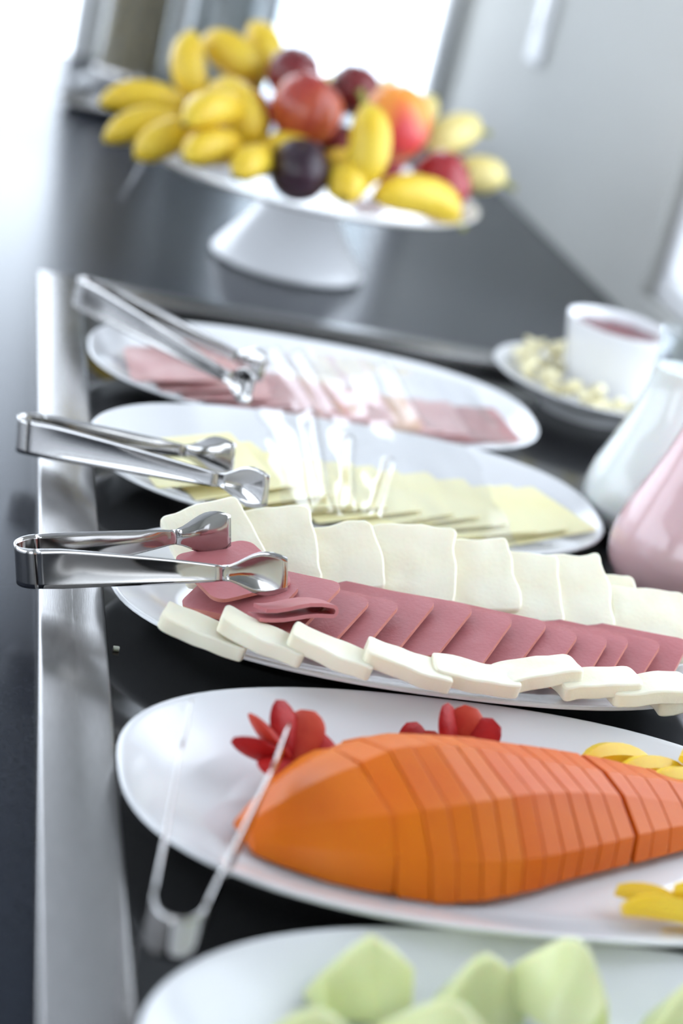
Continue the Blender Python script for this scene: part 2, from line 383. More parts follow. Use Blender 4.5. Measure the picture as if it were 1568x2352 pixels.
# left-end slices under the tongs
for i, (x, y, rz, ti, td, z, lab) in enumerate([
        (.201, 1.018, .42, .12, .6, .012, 'pink ham slice under the scoops of the nearest tongs, left end of fan'),
        (.214, .990, .15, .10, .2, .007, 'lowest pink ham slice at the left end, beside the white cheese')]):
    fo = slab('ham_slice', .058, .062, .0026, .009, M['ham'], (x, y, floorz(3, y) + z), quat(rz, ti, td), lab, 'ham slice', 'pink ham slices fanned on the mixed platter',
         bend=lambda X, Y: .0015 * sin(X * 45), seed=40 + i, rind=M['ham_rind']); fan.append(fo)
settle(3, [fan[-1]] + fan[-3::-1] + [fan[-2]], most=.03)
# small folded slice in front of the fan
def folded(name, L, W, gap, t, m, loc, rotz, tilt, label):
    path = []
    for k in range(7): path.append((-L / 2 + L * k / 6 * .97, -gap / 2 - .001 * sin(k)))
    for k in range(1, 8):
        a = -pi / 2 + pi * k / 8; path.append((L / 2 + gap / 2 * cos(a) * 1.1, gap / 2 * sin(a)))
    for k in range(7): path.append((L / 2 - L * k / 6 * .92, gap / 2 + .0015 * sin(k * .9)))
    V, F = [], []; nw = 6
    for i, (x, z) in enumerate(path):
        p0 = path[max(i - 1, 0)]; p1 = path[min(i + 1, len(path) - 1)]
        tx, tz = p1[0] - p0[0], p1[1] - p0[1]; l = sqrt(tx * tx + tz * tz); nx_, nz_ = -tz / l, tx / l
        for s in (1, -1):
            for k in range(nw + 1):
                w = -W / 2 + W * k / nw
                V.append((x + s * nx_ * t / 2 + .004 * sin(w * 60), w, z + s * nz_ * t / 2))
    n2 = nw + 1
    for i in range(len(path) - 1):
        for k in range(nw):
            a = i * 2 * n2 + k; F.append((a, a + 1, a + 1 + 2 * n2, a + 2 * n2)); a += n2; F.append((a, a + 2 * n2, a + 1 + 2 * n2, a + 1))
        for k in (0, nw):
            a = i * 2 * n2 + k; F.append((a, a + 2 * n2, a + 3 * n2, a + n2))
    for i in (0, len(path) - 1):
        for k in range(nw): a = i * 2 * n2 + k; F.append((a, a + 1, a + 1 + n2, a + n2))
    o = mobj(name, V, F, m, None, True, loc, (tilt, 0, rotz), sharp=50)
    return tag(o, label, 'ham slice', 'pink ham slices fanned on the mixed platter')
ff = folded('ham_slice', .052, .026, .0065, .0024, M['ham'], (.232, .966, floorz(3, .966) + .0245), .36, -.35, 'small folded ham slice with a rounded fold in front of the fan')
settle(3, [ff])

# --- P3: white cheese, back row leaning and front row tucked under the ham
back = [(.194, 1.078, .38, 33), (.236, 1.082, .12, 35), (.286, 1.082, .16, 36), (.338, 1.086, -.10, 38), (.384, 1.084, .06, 36),
        (.420, 1.079, -.06, 35), (.452, 1.078, .06, 34), (.484, 1.080, .03, 33), (.511, 1.058, -.08, 31)]
row = []
for i, (x, y, rz, ti) in enumerate(back):
    s = .058 + .004 * sin(i * 2.3)
    y -= .009; z = floorz(3, y) + .009 + .027 * sin(radians(ti))
    row.append(slab('white_cheese_slice', s, s + .002, .0085, .006, M['cheese_w'], (x, y + .004, z), quat(rz, radians(ti), radians(72)),
         f'{ORD[i]} thick white cheese slice from the left in the back row behind the ham', 'cheese slice', 'white cheese slices behind the ham', jitter=.0028, seed=60 + i, bevel=.0016, nx=12))
PILE['ham'] = PILE[3]; PILE[3] = []
settle(3, row[::-1], most=.009)
front = [(.178, .960, -.28, -9), (.212, .950, -.33, -10), (.254, .942, -.28, -9), (.301, .936, -.20, -9), (.346, .938, -.02, -4), (.390, .948, .22, 11), (.430, .947, .12, 9), (.465, .947, .10, 9), (.500, .957, .18, 9)]
row = []
for i, (x, y, rz, tl) in enumerate(front):
    row.append(slab('white_cheese_slice', .055, .026, .0100, .004, M['cheese_w'], (x, y - .015, floorz(3, y) + .0115), quat(rz, radians(abs(tl)), 0 if tl > 0 else pi),
         f'{ORD[i]} white cheese slice from the left in the front row before the ham', 'cheese slice', 'white cheese slices in front of the ham',
         bend=lambda X, Y, q=tl: (-1.5 if q > 0 else 1.2) * X * X, jitter=.0026, seed=80 + i, bevel=.0012, nx=12))
PILE[3] = []
settle(3, [row[q] for q in (0, 1, 2, 3, 8, 7, 6, 5, 4)], most=.006)

# --- P2 thin yellow cheese slices
row = []
for i in range(12):
    x = .200 + i * .0250; y = 1.260 + .004 * sin(i * 1.9) + .0008 * i
    rz = .25 + .10 * sin(i * 1.3)
    row.append(slab('yellow_cheese_slice', .092, .094, .0016, .003, M['cheese_y'], (x, y, floorz(2, y) + .0078), quat(rz, radians(8.0), radians(0)),
         f'{ORD[i]} thin yellow cheese slice from the left on its oval platter', 'cheese slice', 'thin yellow cheese slices', bend=lambda X, Y: .0008 * sin(X * 40), seed=100 + i))
settle(2, row[::-1], step=.0004)
# --- P1 pale ham slices
row = []
for i in range(13):
    x = .197 + i * .0235; y = 1.482 + .003 * sin(i * 2.1)
    mm = M['ham_smoked'] if i == 8 else (M['ham_dark'] if i >= 11 else M['ham_pale'])
    row.append(slab('ham_slice', .080, .084, .0022, .008, mm, (x, y, floorz(1, y) + .0085), quat(.05 + .04 * sin(i * 1.7), radians(9), radians(0)),
         f'{ORD[i]} thin ham slice from the left on the far platter', 'ham slice', 'thin ham slices on the far platter', bend=lambda X, Y: .0008 * sin(Y * 45), seed=130 + i))
settle(1, row[::-1], step=.0004)

# --- cling film over the two far platters
def film(x0, x1, y0, y1, zfun, label, ridges, seed):
    nx, ny = 90, 50; V, F = [], []
    off = Vector((seed * 7.1, seed * 3.3, 0))
    for j in range(ny + 1):
        for i in range(nx + 1):
            u, v = i / nx, j / ny
            x = x0 + (x1 - x0) * u + .008 * noise.noise(Vector((v * 6, seed, 0))); y = y0 + (y1 - y0) * v + .006 * noise.noise(Vector((u * 6, 9 + seed, 0)))
            z = zfun(x, y) + .0025 * noise.noise(Vector((x * 40, y * 14, 0)) + off)
            for (xa, ya, xb, yb, hgt, wd) in ridges:
                dx, dy = xb - xa, yb - ya; L2 = dx * dx + dy * dy
                t = max(0, min(1, ((x - xa) * dx + (y - ya) * dy) / L2)); d = sqrt((x - xa - t * dx) ** 2 + (y - ya - t * dy) ** 2)
                z += hgt * math.exp(-(d / wd) ** 2)
            V.append((x, y, z))
    for j in range(ny):
        for i in range(nx): a = j * (nx + 1) + i; F.append((a, a + 1, a + nx + 2, a + nx + 1))
    o = mobj('cling_film', V, F, M['film']); return tag(o, label, 'film')
film(.285, .50, 1.405, 1.56, lambda x, y: floorz(1, y) + .032 - .6 * ((x - .39) ** 2), 'clear crinkled film lying over the far ham slices',
     [(.300, 1.55, .318, 1.38, .006, .004), (.322, 1.55, .335, 1.39, .005, .0035), (.405, 1.55, .412, 1.38, .010, .005)], 1)
film(.262, .45, 1.180, 1.385, lambda x, y: floorz(2, y) + .030 - .6 * ((x - .35) ** 2), 'clear crinkled film lying over the yellow cheese slices',
     [(.305, 1.37, .292, 1.19, .010, .005), (.335, 1.33, .312, 1.19, .005, .0035), (.365, 1.30, .330, 1.18, .004, .003)], 2)

# ================================================================== PAPAYA (peeled half, cut into slices)
th = radians(16); AX = Vector((cos(th), sin(th), 0)); AY = Vector((-sin(th), cos(th), 0))
P0 = Vector((.186, .757, 0))
KN = [(0, .014), (.012, .026), (.03, .041), (.05, .053), (.08, .0650), (.11, .0685), (.15, .0630), (.19, .0540), (.23, .0450), (.27, .035), (.31, .023)]
def rad(s):
    for (a, ra), (b, rb) in zip(KN[:-1], KN[1:]):
        if s <= b: return ra + (rb - ra) * (s - a) / (b - a)
    return KN[-1][1]
FACETS = [0, 27, 58, 92, 122, 152, 180]
def papaya_slice(s0, s1, k, label):
    ss = [s0, s0 + .0006]; n = 6 if s1 - s0 > .03 else 1
    for q in range(1, n + 1): ss.append(s0 + .0006 + (s1 - s0 - .0012) * q / n)
    ss.append(s1)
    rnd = random.Random(k); sc = 1 + rnd.uniform(-.008, .008); dz = 0
    cen = P0 + AX * ((s0 + s1) / 2); zb = floorz(4, cen.y) + .0055
    V, F = [], []; nf = len(FACETS)
    for qi, s in enumerate(ss):
        r = rad(s) * sc * (.992 if qi in (0, len(ss) - 1) else 1)
        for fi, f in enumerate(FACETS):
            a = radians(f + 5.0 * sin(s * 22 + fi * 1.7))
            if fi in (0, nf - 1): a = radians(f)
            rr = r * (1 + .035 * sin(fi * 2.1 + s * (60 if s1 - s0 > .03 else 25)))
            p = P0 + AX * s + AY * (-rr * cos(a)) - cen; V.append((p.x, p.y, rr * .72 * sin(a) + .0005))
    for i in range(len(ss) - 1):
        for k2 in range(nf - 1): a = i * nf + k2; F.append((a, a + 1, a + 1 + nf, a + nf))
        F.append((i * nf, i * nf + nf, i * nf + 2 * nf - 1, i * nf + nf - 1))
    F.append(tuple(range(nf))); F.append(tuple(range((len(ss) - 1) * nf, len(ss) * nf)))
    o = mobj('papaya_slice', V, F, M['papaya_end' if k < 2 else 'papaya_mid' if k < 6 else 'papaya'], None, True, (cen.x, cen.y, zb), (PINFO[4][1], 0, 0), sharp=9)
    b = o.modifiers.new('bevel', 'BEVEL'); b.width = .0007; b.segments = 2; b.limit_method = 'ANGLE'; b.angle_limit = radians(9)
    return tag(o, label, 'papaya slice', 'slices of the peeled orange papaya')
cuts = [0, .062, .079, .0935, .108, .1225, .136, .150, .164, .178, .192, .206, .220, .236, .252, .270, .290, .310]
pslices = []
for i in range(len(cuts) - 1):
    gap = .0035 if i == 12 else .0006
    lab = ('uncut rounded end of the peeled orange papaya' if i == 0 else f'{ORD[i - 1]} papaya slice counted from the uncut rounded end')
    pslices.append(papaya_slice(cuts[i] + gap / 2 + (.0015 if i == 12 else 0), cuts[i + 1] - .0003, i, lab))

for q in pslices: PILE.setdefault(4, []).append(BVHTree.FromPolygons(*world_geo(q)))
# ================================================================== STRAWBERRIES
def strawberry_wedge(m_skin, L, W, T):
    """flattened pointed slice, lying along +x from the stem end"""
    V, F = [], []; nu, nv = 10, 12
    for i in range(nu + 1):
        u = i / nu; w = W * sin(pi * (u * .90 + .06)) ** .6 * (.75 + .3 * u)
        for j in range(nv):
            a = 2 * pi * j / nv; V.append((L * u, w * cos(a), T * sin(a) * sin(pi * (u * .92 + .06)) ** .6))
    for i in range(nu):
        for j in range(nv): a = i * nv + j; b = i * nv + (j + 1) % nv; F.append((a, b, b + nv, a + nv))
    F.append(tuple(range(nv))); F.append(tuple(range(nu * nv, nu * nv + nv)))
    return V, F
def straw_fan(loc, rotz, slices, label, sc=1.0):
    e = empty('strawberry', loc, (0, 0, rotz)); tag(e, label, 'strawberry', 'cut strawberries on the papaya platter')
    for k, (az, el, L, W, tw) in enumerate(slices):
        V, F = strawberry_wedge(None, L * sc, W * sc, .0042 * sc)
        o = mobj('strawberry_slice', V, F, M['straw'] if k % 2 == 0 else M['straw_in'], e, True, (0, 0, 0), (tw, -el, az), sharp=60)
    return e
settle(4, [straw_fan((.220, .827, floorz(4, .827) + .008), 0, [(pi - .10, .22, .036, .010, 1.1), (pi - .60, .50, .036, .012, .8), (pi - 1.25, .75, .036, .014, .4), (pi - 1.9, .60, .034, .016, -.3), (.55, .35, .028, .018, .2), (-.3, .10, .026, .017, 0), (-2.2, .1, .026, .015, 0)],
          'red strawberry cut into an open fan beside the papaya tip')], most=.008)
settle(4, [straw_fan((.303, .862, floorz(4, .862) + .004), 0, [(1.9, 1.0, .026, .014, .2), (.6, .85, .024, .013, .3)], 'small red strawberry half leaning behind the papaya, left of its pair')], most=.008)
settle(4, [straw_fan((.326, .860, floorz(4, .860) + .004), 0, [(2.3, 1.05, .034, .015, .2), (1.2, 1.0, .033, .015, .4), (.3, .85, .033, .015, .2), (0, .4, .024, .013, 0)], 'dark red cut strawberry with broad lobes standing behind the papaya')], most=.008)

# ================================================================== MANGO STICKS
def wedge_stick(name, L, W, H, m, loc, rot, label, cat, group, curve=.12):
    V, F = [], []; n = 8
    for i in range(n + 1):
        u = i / n; x = (u - .5) * L; t = sin(pi * (u * .86 + .07)) ** .45; yc = curve * L * (1 - (2 * u - 1) ** 2)
        for (a, b) in ((-1, 0), (-.9, .55), (0, 1), (.9, .6), (1, 0), (.6, -.12), (-.6, -.12)):
            V.append((x, yc + a * W / 2 * t, (b + .12) * H * t))
    for i in range(n):
        for j in range(7): a = i * 7 + j; b = i * 7 + (j + 1) % 7; F.append((a, b, b + 7, a + 7))
    F.append(tuple(range(7))); F.append(tuple(range(n * 7, n * 7 + 7)))
    o = mobj(name, V, F, m, None, True, loc, rot, sharp=35); return tag(o, label, cat, group)
mg = [(.428, .868, .0, .25, .046, 'yellow mango slice behind the papaya, leftmost of the upper group'), (.449, .857, .002, .22, .048, 'yellow mango slice behind the papaya, second of the upper group'),
      (.464, .845, .003, .15, .048, 'yellow mango slice behind the papaya, third of the upper group'), (.486, .866, .001, .35, .042, 'yellow mango slice behind the papaya, deepest of the upper group'),
      (.474, .833, .002, .1, .046, 'yellow mango slice close against the papaya in the upper group'),
      (.406, .722, .006, -.55, .046, 'curved yellow mango slice in front of the papaya, leftmost of the lower group'), (.404, .704, .0, -.12, .050, 'flat yellow mango slice nearest the melon platter'),
      (.432, .712, .002, -.35, .046, 'yellow mango slice in the middle of the lower group'), (.438, .732, .004, .1, .044, 'yellow mango slice touching the papaya in the lower group')]
for x, y, dz, rz, L, lab in mg:
    settle(4, [wedge_stick('mango_slice', L, .016, .010, M['mango'], (x, y, floorz(4, y) + .001 + dz), (PINFO[4][1], 0, rz), lab, 'mango slice', 'yellow mango slices beside the papaya')])

# ================================================================== MELON CHUNKS
def melon_piece(loc, rotz, arc, R, W, H, label, tilt=0):
    """crescent of melon: outer greener rim as a child part"""
    V, F = [], []; n = max(4, int(arc * 8))
    for i in range(n + 1):
        a = -arc / 2 + arc * i / n
        t = min(1, .45 + 1.3 * min(i, n - i) / n)
        for (dr, z) in ((-.5, 0), (-.40, .35), (-.05, 1.0), (.08, 1.0), (.5, .22), (.48, 0)):
            r = R + dr * W * t; V.append((r * sin(a), r * cos(a) - R, z * H * t))
    for i in range(n):
        for j in range(6): p = i * 6 + j; q = i * 6 + (j + 1) % 6; F.append((p, q, q + 6, p + 6))
    F.append(tuple(range(6))); F.append(tuple(range(n * 6, n * 6 + 6)))
    MI = []
    for i in range(n): MI += [0, 0, 0, 0, 1, 1]
    MI += [0, 0]
    o = mobj('melon_piece', V, F, M['melon'], None, True, loc, (PINFO[5][1] + tilt, 0, rotz), mats=[M['melon'], M['melon_rim']], midx=MI, sharp=35)
    b = o.modifiers.new('bevel', 'BEVEL'); b.width = .002; b.segments = 2; b.limit_method = 'ANGLE'; b.angle_limit = radians(30)
    tag(o, label, 'melon piece', 'pale green melon pieces on the nearest platter'); settle(5, [o], most=.01); return o
fz5 = lambda y: floorz(5, y) + .001
melon_piece((.228, .636, fz5(.636)), .30, .50, .10, .040, .034, 'squarish pale green melon chunk standing behind the others on the left')
melon_piece((.283, .634, fz5(.634)), .50, 1.15, .050, .034, .036, 'curved pale green melon crescent at the centre of the platter')
melon_piece((.323, .634, fz5(.634)), -.55, 1.0, .048, .034, .040, 'curved melon crescent leaning against the central one on its right')
melon_piece((.388, .630, fz5(.630)), .45, 1.0, .055, .034, .036, 'pale green melon crescent cut off by the right edge')
melon_piece((.196, .594, fz5(.594)), .15, .8, .07, .034, .030, 'pale green melon chunk low on the left of the nearest platter')
melon_piece((.255, .592, fz5(.592)), -.25, .9, .07, .034, .032, 'melon chunk at the bottom edge before the central crescent')
melon_piece((.350, .600, fz5(.600)), -.15, .8, .06, .032, .030, 'small pale melon chunk between the crescents at the bottom right')

# ================================================================== TONGS
def tongs(label, L, tA, tB, rloop=.012, wl=.027, wn=.010, wp=.030, lp=.040, cupd=.0040):
    L, tA, tB = Vector(L), Vector(tA), Vector(tB)
    mid = (tA + tB) / 2; ax = (mid - L).normalized()
    side = (tA - tB); side = (side - ax * side.dot(ax)).normalized()
    wdir = ax.cross(side).normalized()
    if wdir.z < 0: wdir = -wdir
    e = empty('serving_tongs', L); tag(e, label, 'tongs', 'steel serving tongs resting on the platters')
    def wid(d, tot):                                 # width as a function of the distance to the tip
        if d < lp:
            u = d / lp; return wp * (.74 + .26 * sin(min(1, u * 3.2) * pi / 2)) if u < .35 else wn + (wp - wn) * (.5 + .5 * cos(pi * (u - .35) / .65))
        u = (d - lp) / max(tot - lp, 1e-6); return wn + (wl - wn) * min(1, u * 1.15) ** .8
    def arm_path(tip, sgn):
        s0 = L + side * sgn * rloop + ax * .0
        n = 34; pts = []
        d0 = (tip - s0); out = ax * d0.length
        for i in range(n + 1):
            t = i / n
            h00 = 2 * t ** 3 - 3 * t * t + 1; h10 = t ** 3 - 2 * t * t + t; h01 = -2 * t ** 3 + 3 * t * t; h11 = t ** 3 - t * t
            m1 = d0 * .9 + side * sgn * -.006
            pts.append(s0 * h00 + (out * .8 + side * sgn * .012) * h10 + tip * h01 + m1 * h11)
        return pts
    def strip(name, pts, widths, cup, parent):
        V, F = [], []; nw = 8
        for i, p in enumerate(pts):
            p0 = pts[max(i - 1, 0)]; p1 = pts[min(i + 1, len(pts) - 1)]; tg = (p1 - p0).normalized()
            nrm = tg.cross(wdir).normalized(); wv = nrm.cross(tg).normalized()
            if wv.dot(wdir) < 0: wv = -wv
            for k in range(nw + 1):
                w = -1 + 2 * k / nw; V.append(p - L + wv * (w * widths[i] / 2) + nrm * (cup[i] * (1 - w * w)))
        for i in range(len(pts) - 1):
            for k in range(nw): a = i * (nw + 1) + k; F.append((a, a + 1, a + nw + 2, a + nw + 1))
        o = mobj(name, V, F, M['steel'], parent)
        s = o.modifiers.new('solid', 'SOLIDIFY'); s.thickness = .0011; s.offset = 0
        return o
    for tip, sgn in ((tA, 1), (tB, -1)):
        pts = arm_path(tip, sgn); ds = [0] * len(pts)
        for i in range(len(pts) - 2, -1, -1): ds[i] = ds[i + 1] + (pts[i + 1] - pts[i]).length
        tot = ds[0]; ks = [i for i in range(len(pts)) if ds[i] <= lp * 1.02]; k0 = ks[0]
        ws = [wid(d, tot) for d in ds]
        cu = [sgn * ((cupd * sin(pi * min(1, d / lp))) if d < lp else .0016 * min(1, (d - lp) / .02)) * (1 if d < lp else min(1, (d - 0) / tot * 2) if d < tot * .85 else (tot - d) / (tot * .15)) for d in ds]
        a = strip('arm', pts[:k0 + 1], ws[:k0 + 1], cu[:k0 + 1], e)
        strip('scoop', pts[k0:], ws[k0:], cu[k0:], a)
    lo = []
    for k in range(17):
        a = pi / 2 + pi * k / 16; lo.append(L + side * (rloop * sin(a)) + ax * (rloop * 1.15 * cos(a)))
    strip('spring_bend', lo, [wl] * 17, [0] * 17, e)
    return e
PILE[3] = PILE['ham'] + PILE[3]
t_near = tongs('steel tongs with tips over the fanned ham, nearest of the three on the left border', (0.076, 1.01, 0.0165), (0.199, 1.045, 0.042), (0.226, 0.97, 0.05))
t_mid = tongs('steel tongs reaching over the yellow cheese, middle of the three on the left border', (0.075, 1.25, 0.0165), (0.222, 1.214, 0.036), (0.235, 1.128, 0.048))
t_far = tongs('long steel tongs reaching over the far ham slices at the corner of the border', (0.124, 1.615, 0.022), (0.271, 1.431, 0.036), (0.247, 1.337, 0.046))
t_front = tongs('steel tongs with open arms on the papaya platter, loop toward the melon platter', (0.138, 0.649, 0.03), (0.154, 0.81, 0.046), (0.206, 0.797, 0.046), wp=.022, wl=.024, cupd=.0015)

for k_, t_ in ((3, t_near), (2, t_mid), (1, t_far), (4, t_front)): settle(k_, [t_], most=.010, gap=.0030)

# ================================================================== FRUIT STAND
SX, SY = .386, 2.052
st = empty('cake_stand', (SX, SY, CT)); tag(st, 'round white pedestal stand piled with fruit', 'fruit stand')
PT = .115
lathe('pedestal', [(0, .004), (.060, .004), (.086, .001), (.092, .001), (.095, .004), (.094, .008), (.086, .018), (.068, .040), (.052, .064), (.043, .086), (.042, .0975), (.0, .0975)], M['china'], st, 64, sharp=60)
lathe('plate', [(0, .097), (.06, .0970), (.13, .0985), (.185, .106), (.205, .112), (.2115, PT), (.2125, PT + .0015), (.2105, PT + .0025), (.205, PT + .001), (.185, .1100), (.13, .1025), (.05, .1010), (0, .1010)], M['china'], st, 96, sharp=60)
def banana(A, B, r, bow, label, ripe=False, stem_at=1):
    A, B = Vector(A), Vector(B); d = B - A; L = d.length; ax = d.normalized()
    e = empty('banana', (A + B) / 2); C = (A + B) / 2
    tag(e, label, 'banana', 'small bananas piled on the pedestal stand')
    bv = Vector(bow); bv = (bv - ax * bv.dot(ax)).normalized()
    side = ax.cross(bv)
    n = 18; ns = 10; V, F = [], []
    half = L / 2
    for i in range(n + 1):
        u = i / n; s = -1 + 2 * u
        c = ax * (s * half) + bv * (L * .14 * (1 - s * s) - L * .10)
        tg = (ax * half + bv * (L * .14 * -2 * s)).normalized(); nb = side.cross(tg).normalized()
        rr = r * max(.16, (1 - abs(s) ** 2.8)) ** .62
        if i in (0, n): rr = r * .16
        for k in range(ns):
            a = 2 * pi * k / ns; q = rr * (1 + .05 * cos(5 * a)); V.append(c + side * (q * cos(a)) + nb * (q * sin(a)))
    for i in range(n):
        for k in range(ns): a = i * ns + k; b = i * ns + (k + 1) % ns; F.append((a, b, b + ns, a + ns))
    F.append(tuple(range(ns))); F.append(tuple(range(n * ns, n * ns + ns)))
    mobj('peel', V, F, M['banana_ripe' if ripe else 'banana'], e, True, sharp=70)
    for sgn in (-1, 1):
        isstem = (sgn == stem_at); ll = r * (.7 if isstem else .16); r0 = r * .19
        c0 = ax * (sgn * half * .985) - bv * (L * .10); tg = (ax * sgn * half + bv * (L * .14 * -2)).normalized(); nb = side.cross(tg).normalized()
        V, F = [], []
        for i in range(4):
            c = c0 + tg * (ll * i / 3); q = r0 * (1, .85, .8, .95)[i]
            for k in range(8): a = 2 * pi * k / 8; V.append(c + side * q * cos(a) + nb * q * sin(a))
        for i in range(3):
            for k in range(8): a = i * 8 + k; b = i * 8 + (k + 1) % 8; F.append((a, b, b + 8, a + 8))
        F.append(tuple(range(8))); F.append(tuple(range(24, 32)))
        mobj('stem' if isstem else 'blossom_tip', V, F, M['stem_green' if isstem else 'banana_tip'], e, True, sharp=50)
    return e
UP = (0, 0, 1); DN = (0, 0, -1)
bananas = [
 ((.128, 2.022, .146), (.228, 2.032, .155), .0185, UP, 'banana pointing left at the upper left of the pile', 0),
 ((.134, 1.952, .119), (.226, 1.982, .146), .0185, UP, 'banana pointing left just below the uppermost left one', 0),
 ((.169, 1.912, .112), (.236, 1.955, .143), .0205, UP, 'short plump banana at the lower left overhanging the rim', 0),
 ((.217, 1.862, .134), (.284, 1.935, .134), .0205, UP, 'banana end facing forward, left of the two at the front left rim', 0),
 ((.272, 1.840, .130), (.312, 1.915, .132), .0190, UP, 'banana end facing forward beside the dark front plum', 0),
 ((.212, 1.878, .169), (.280, 1.960, .174), .0210, UP, 'banana with a dark tip facing forward in the middle left', 0),
 ((.252, 2.000, .192), (.304, 1.945, .142), .0245, (1, 0, .5), 'fat curved banana left of the red apple', 0),
 ((.215, 2.075, .228), (.240, 2.045, .155), .0205, (-1, 0, 0), 'upright banana at the left of the top', 0),
 ((.242, 2.112, .224), (.312, 2.080, .190), .0240, UP, 'banana at the top middle behind the upright one', 0),
 ((.303, 2.152, .246), (.327, 2.115, .188), .0225, (1, 0, 0), 'topmost blurred banana at the back', 0),
 ((.303, 1.926, .143), (.368, 1.934, .147), .0165, UP, 'banana showing its back between the apple and dark plum', 0),
 ((.413, 1.900, .216), (.417, 1.880, .126), .0240, (1, -.4, 0), 'upright banana with a stem in front of the nectarine', 0),
 ((.394, 1.850, .127), (.412, 1.940, .130), .0250, UP, 'round banana end at the front rim right of the plum', 0),
 ((.432, 1.870, .134), (.547, 1.922, .117), .0225, UP, 'long banana along the front right rim', 0),
 ((.540, 2.120, .149), (.606, 2.150, .181), .0240, UP, 'pale banana at the back right, upper one', 1),
 ((.580, 2.120, .119), (.645, 2.112, .130), .0235, UP, 'pale banana overhanging the right rim at the back', 1),
 ((.395, 2.130, .130), (.413, 2.172, .202), .0190, UP, 'banana peeking out behind the red apple and plum', 1),
 ((.476, 2.130, .150), (.487, 2.172, .211), .0190, UP, 'banana peeking out above the nectarine', 1),
 ((.518, 2.130, .160), (.540, 2.162, .200), .0190, UP, 'banana peeking out right of the nectarine', 1),
 ((.375, 1.915, .125), (.412, 1.962, .142), .0180, UP, 'banana half hidden behind the round front banana end', 0),
]
for A, B, r, bw, lab, ripe in bananas:
    banana(A, B, r, bw, lab, bool(ripe), stem_at=-1 if 'with a stem' in lab else 1)
def round_fruit(name, loc, r, m, label, cat, dip=.25, rot=(0, 0, 0), squash=1.0):
    e = empty(name, loc, rot); tag(e, label, cat, 'round fruit piled on the pedestal stand')
    prof = []
    for i in range(25):
        a = -pi / 2 + pi * i / 24; rr = r * cos(a); z = r * squash * sin(a)
        z -= dip * r * math.exp(-(rr / (r * .28)) ** 2) * (1 if a > 0 else -.6)
        prof.append((max(rr, 0), z))
    lathe('skin', prof, m, e, 36)
    lathe('stem', [(0, 0), (r * .05, 0), (r * .04, r * .25), (r * .055, r * .33), (0, r * .33)], M['wood'], e, 8, loc=(0, 0, r * squash * (1 - dip) - r * .08))
    return e
round_fruit('apple', (.353, 1.962, .187), .0415, M['apple'], 'large red apple near the top centre of the pile', 'apple', rot=(.3, .5, .4))
round_fruit('plum', (.345, 2.052, .209), .0320, M['plum_red'], 'dark plum at the top behind the red apple', 'plum', .1, (.2, .3, 0))
round_fruit('plum', (.347, 1.890, .132), .0345, M['plum'], 'near black plum at the front rim of the stand', 'plum', .1, (.5, -.2, 0), 1.02)
round_fruit('plum', (.423, 2.066, .203), .0310, M['plum_red'], 'dark red plum behind the upright banana', 'plum', .1, (-.2, .2, 0))
round_fruit('nectarine', (.463, 1.994, .187), .0425, M['nect'], 'orange and red nectarine behind the upright banana', 'nectarine', .12, (.4, .6, 2.1), 1.06)
round_fruit('apple', (.533, 1.990, .131), .0370, M['apple_dark'], 'crimson apple at the right above the long front banana', 'apple', .2, (.2, .9, 0))
round_fruit('plum', (.406, 2.000, .146), .0265, M['plum_red'], 'dark plum deep in the pile under the apple', 'plum', .1)
round_fruit('plum', (.318, 1.985, .122), .0260, M['plum'], 'dark plum deep in the pile below the red apple', 'plum', .1)
round_fruit('plum', (.365, 2.035, .132), .0320, M['plum'], 'dark plum deep in the middle of the pile', 'plum', .1)
round_fruit('apple', (.290, 2.035, .150), .0400, M['apple_dark'], 'dark red apple buried in the pile behind the fat banana', 'apple', .2)
round_fruit('apple', (.475, 2.085, .130), .0340, M['apple_dark'], 'dark red apple buried in the pile behind the nectarine', 'apple', .2)

# serving fork lying over the left rim of the stand
def flat_handle(name, pts, widths, t, m, parent):
    V, F = [], []
    for i, (p, w) in enumerate(zip(pts, widths)):
        p0 = Vector(pts[max(i - 1, 0)]); p1 = Vector(pts[min(i + 1, len(pts) - 1)]); tg = (p1 - p0).normalized()
        sd = tg.cross(Vector((0, 0, 1))).normalized(); up = sd.cross(tg)
        for (a, b) in ((-1, -.4), (-.7, .5), (0, .8), (.7, .5), (1, -.4), (0, -.6)): V.append(Vector(p) + sd * (a * w / 2) + up * (b * t))
    for i in range(len(pts) - 1):
        for j in range(6): a = i * 6 + j; b = i * 6 + (j + 1) % 6; F.append((a, b, b + 6, a + 6))
    F.append(tuple(range(6))); F.append(tuple(range((len(pts) - 1) * 6, len(pts) * 6)))
    return mobj(name, V, F, m, parent, True, sharp=60)
fk = empty('serving_fork', (.169, 1.964, .046)); tag(fk, 'dull steel serving fork hanging over the left rim of the stand', 'fork')
flat_handle('handle', [(0, 0, 0), (.006, -.003, .020), (.013, -.007, .044), (.018, -.009, .062), (.024, -.009, .070), (.036, -.005, .073), (.055, .002, .072)], [.011, .014, .012, .010, .009, .008, .008], .0015, M['steel_brushed'], fk)
flat_handle('tine', [(.055, .002, .072), (.075, .010, .070), (.10, .020, .067)], [.014, .012, .003], .0012, M['steel_brushed'], fk)

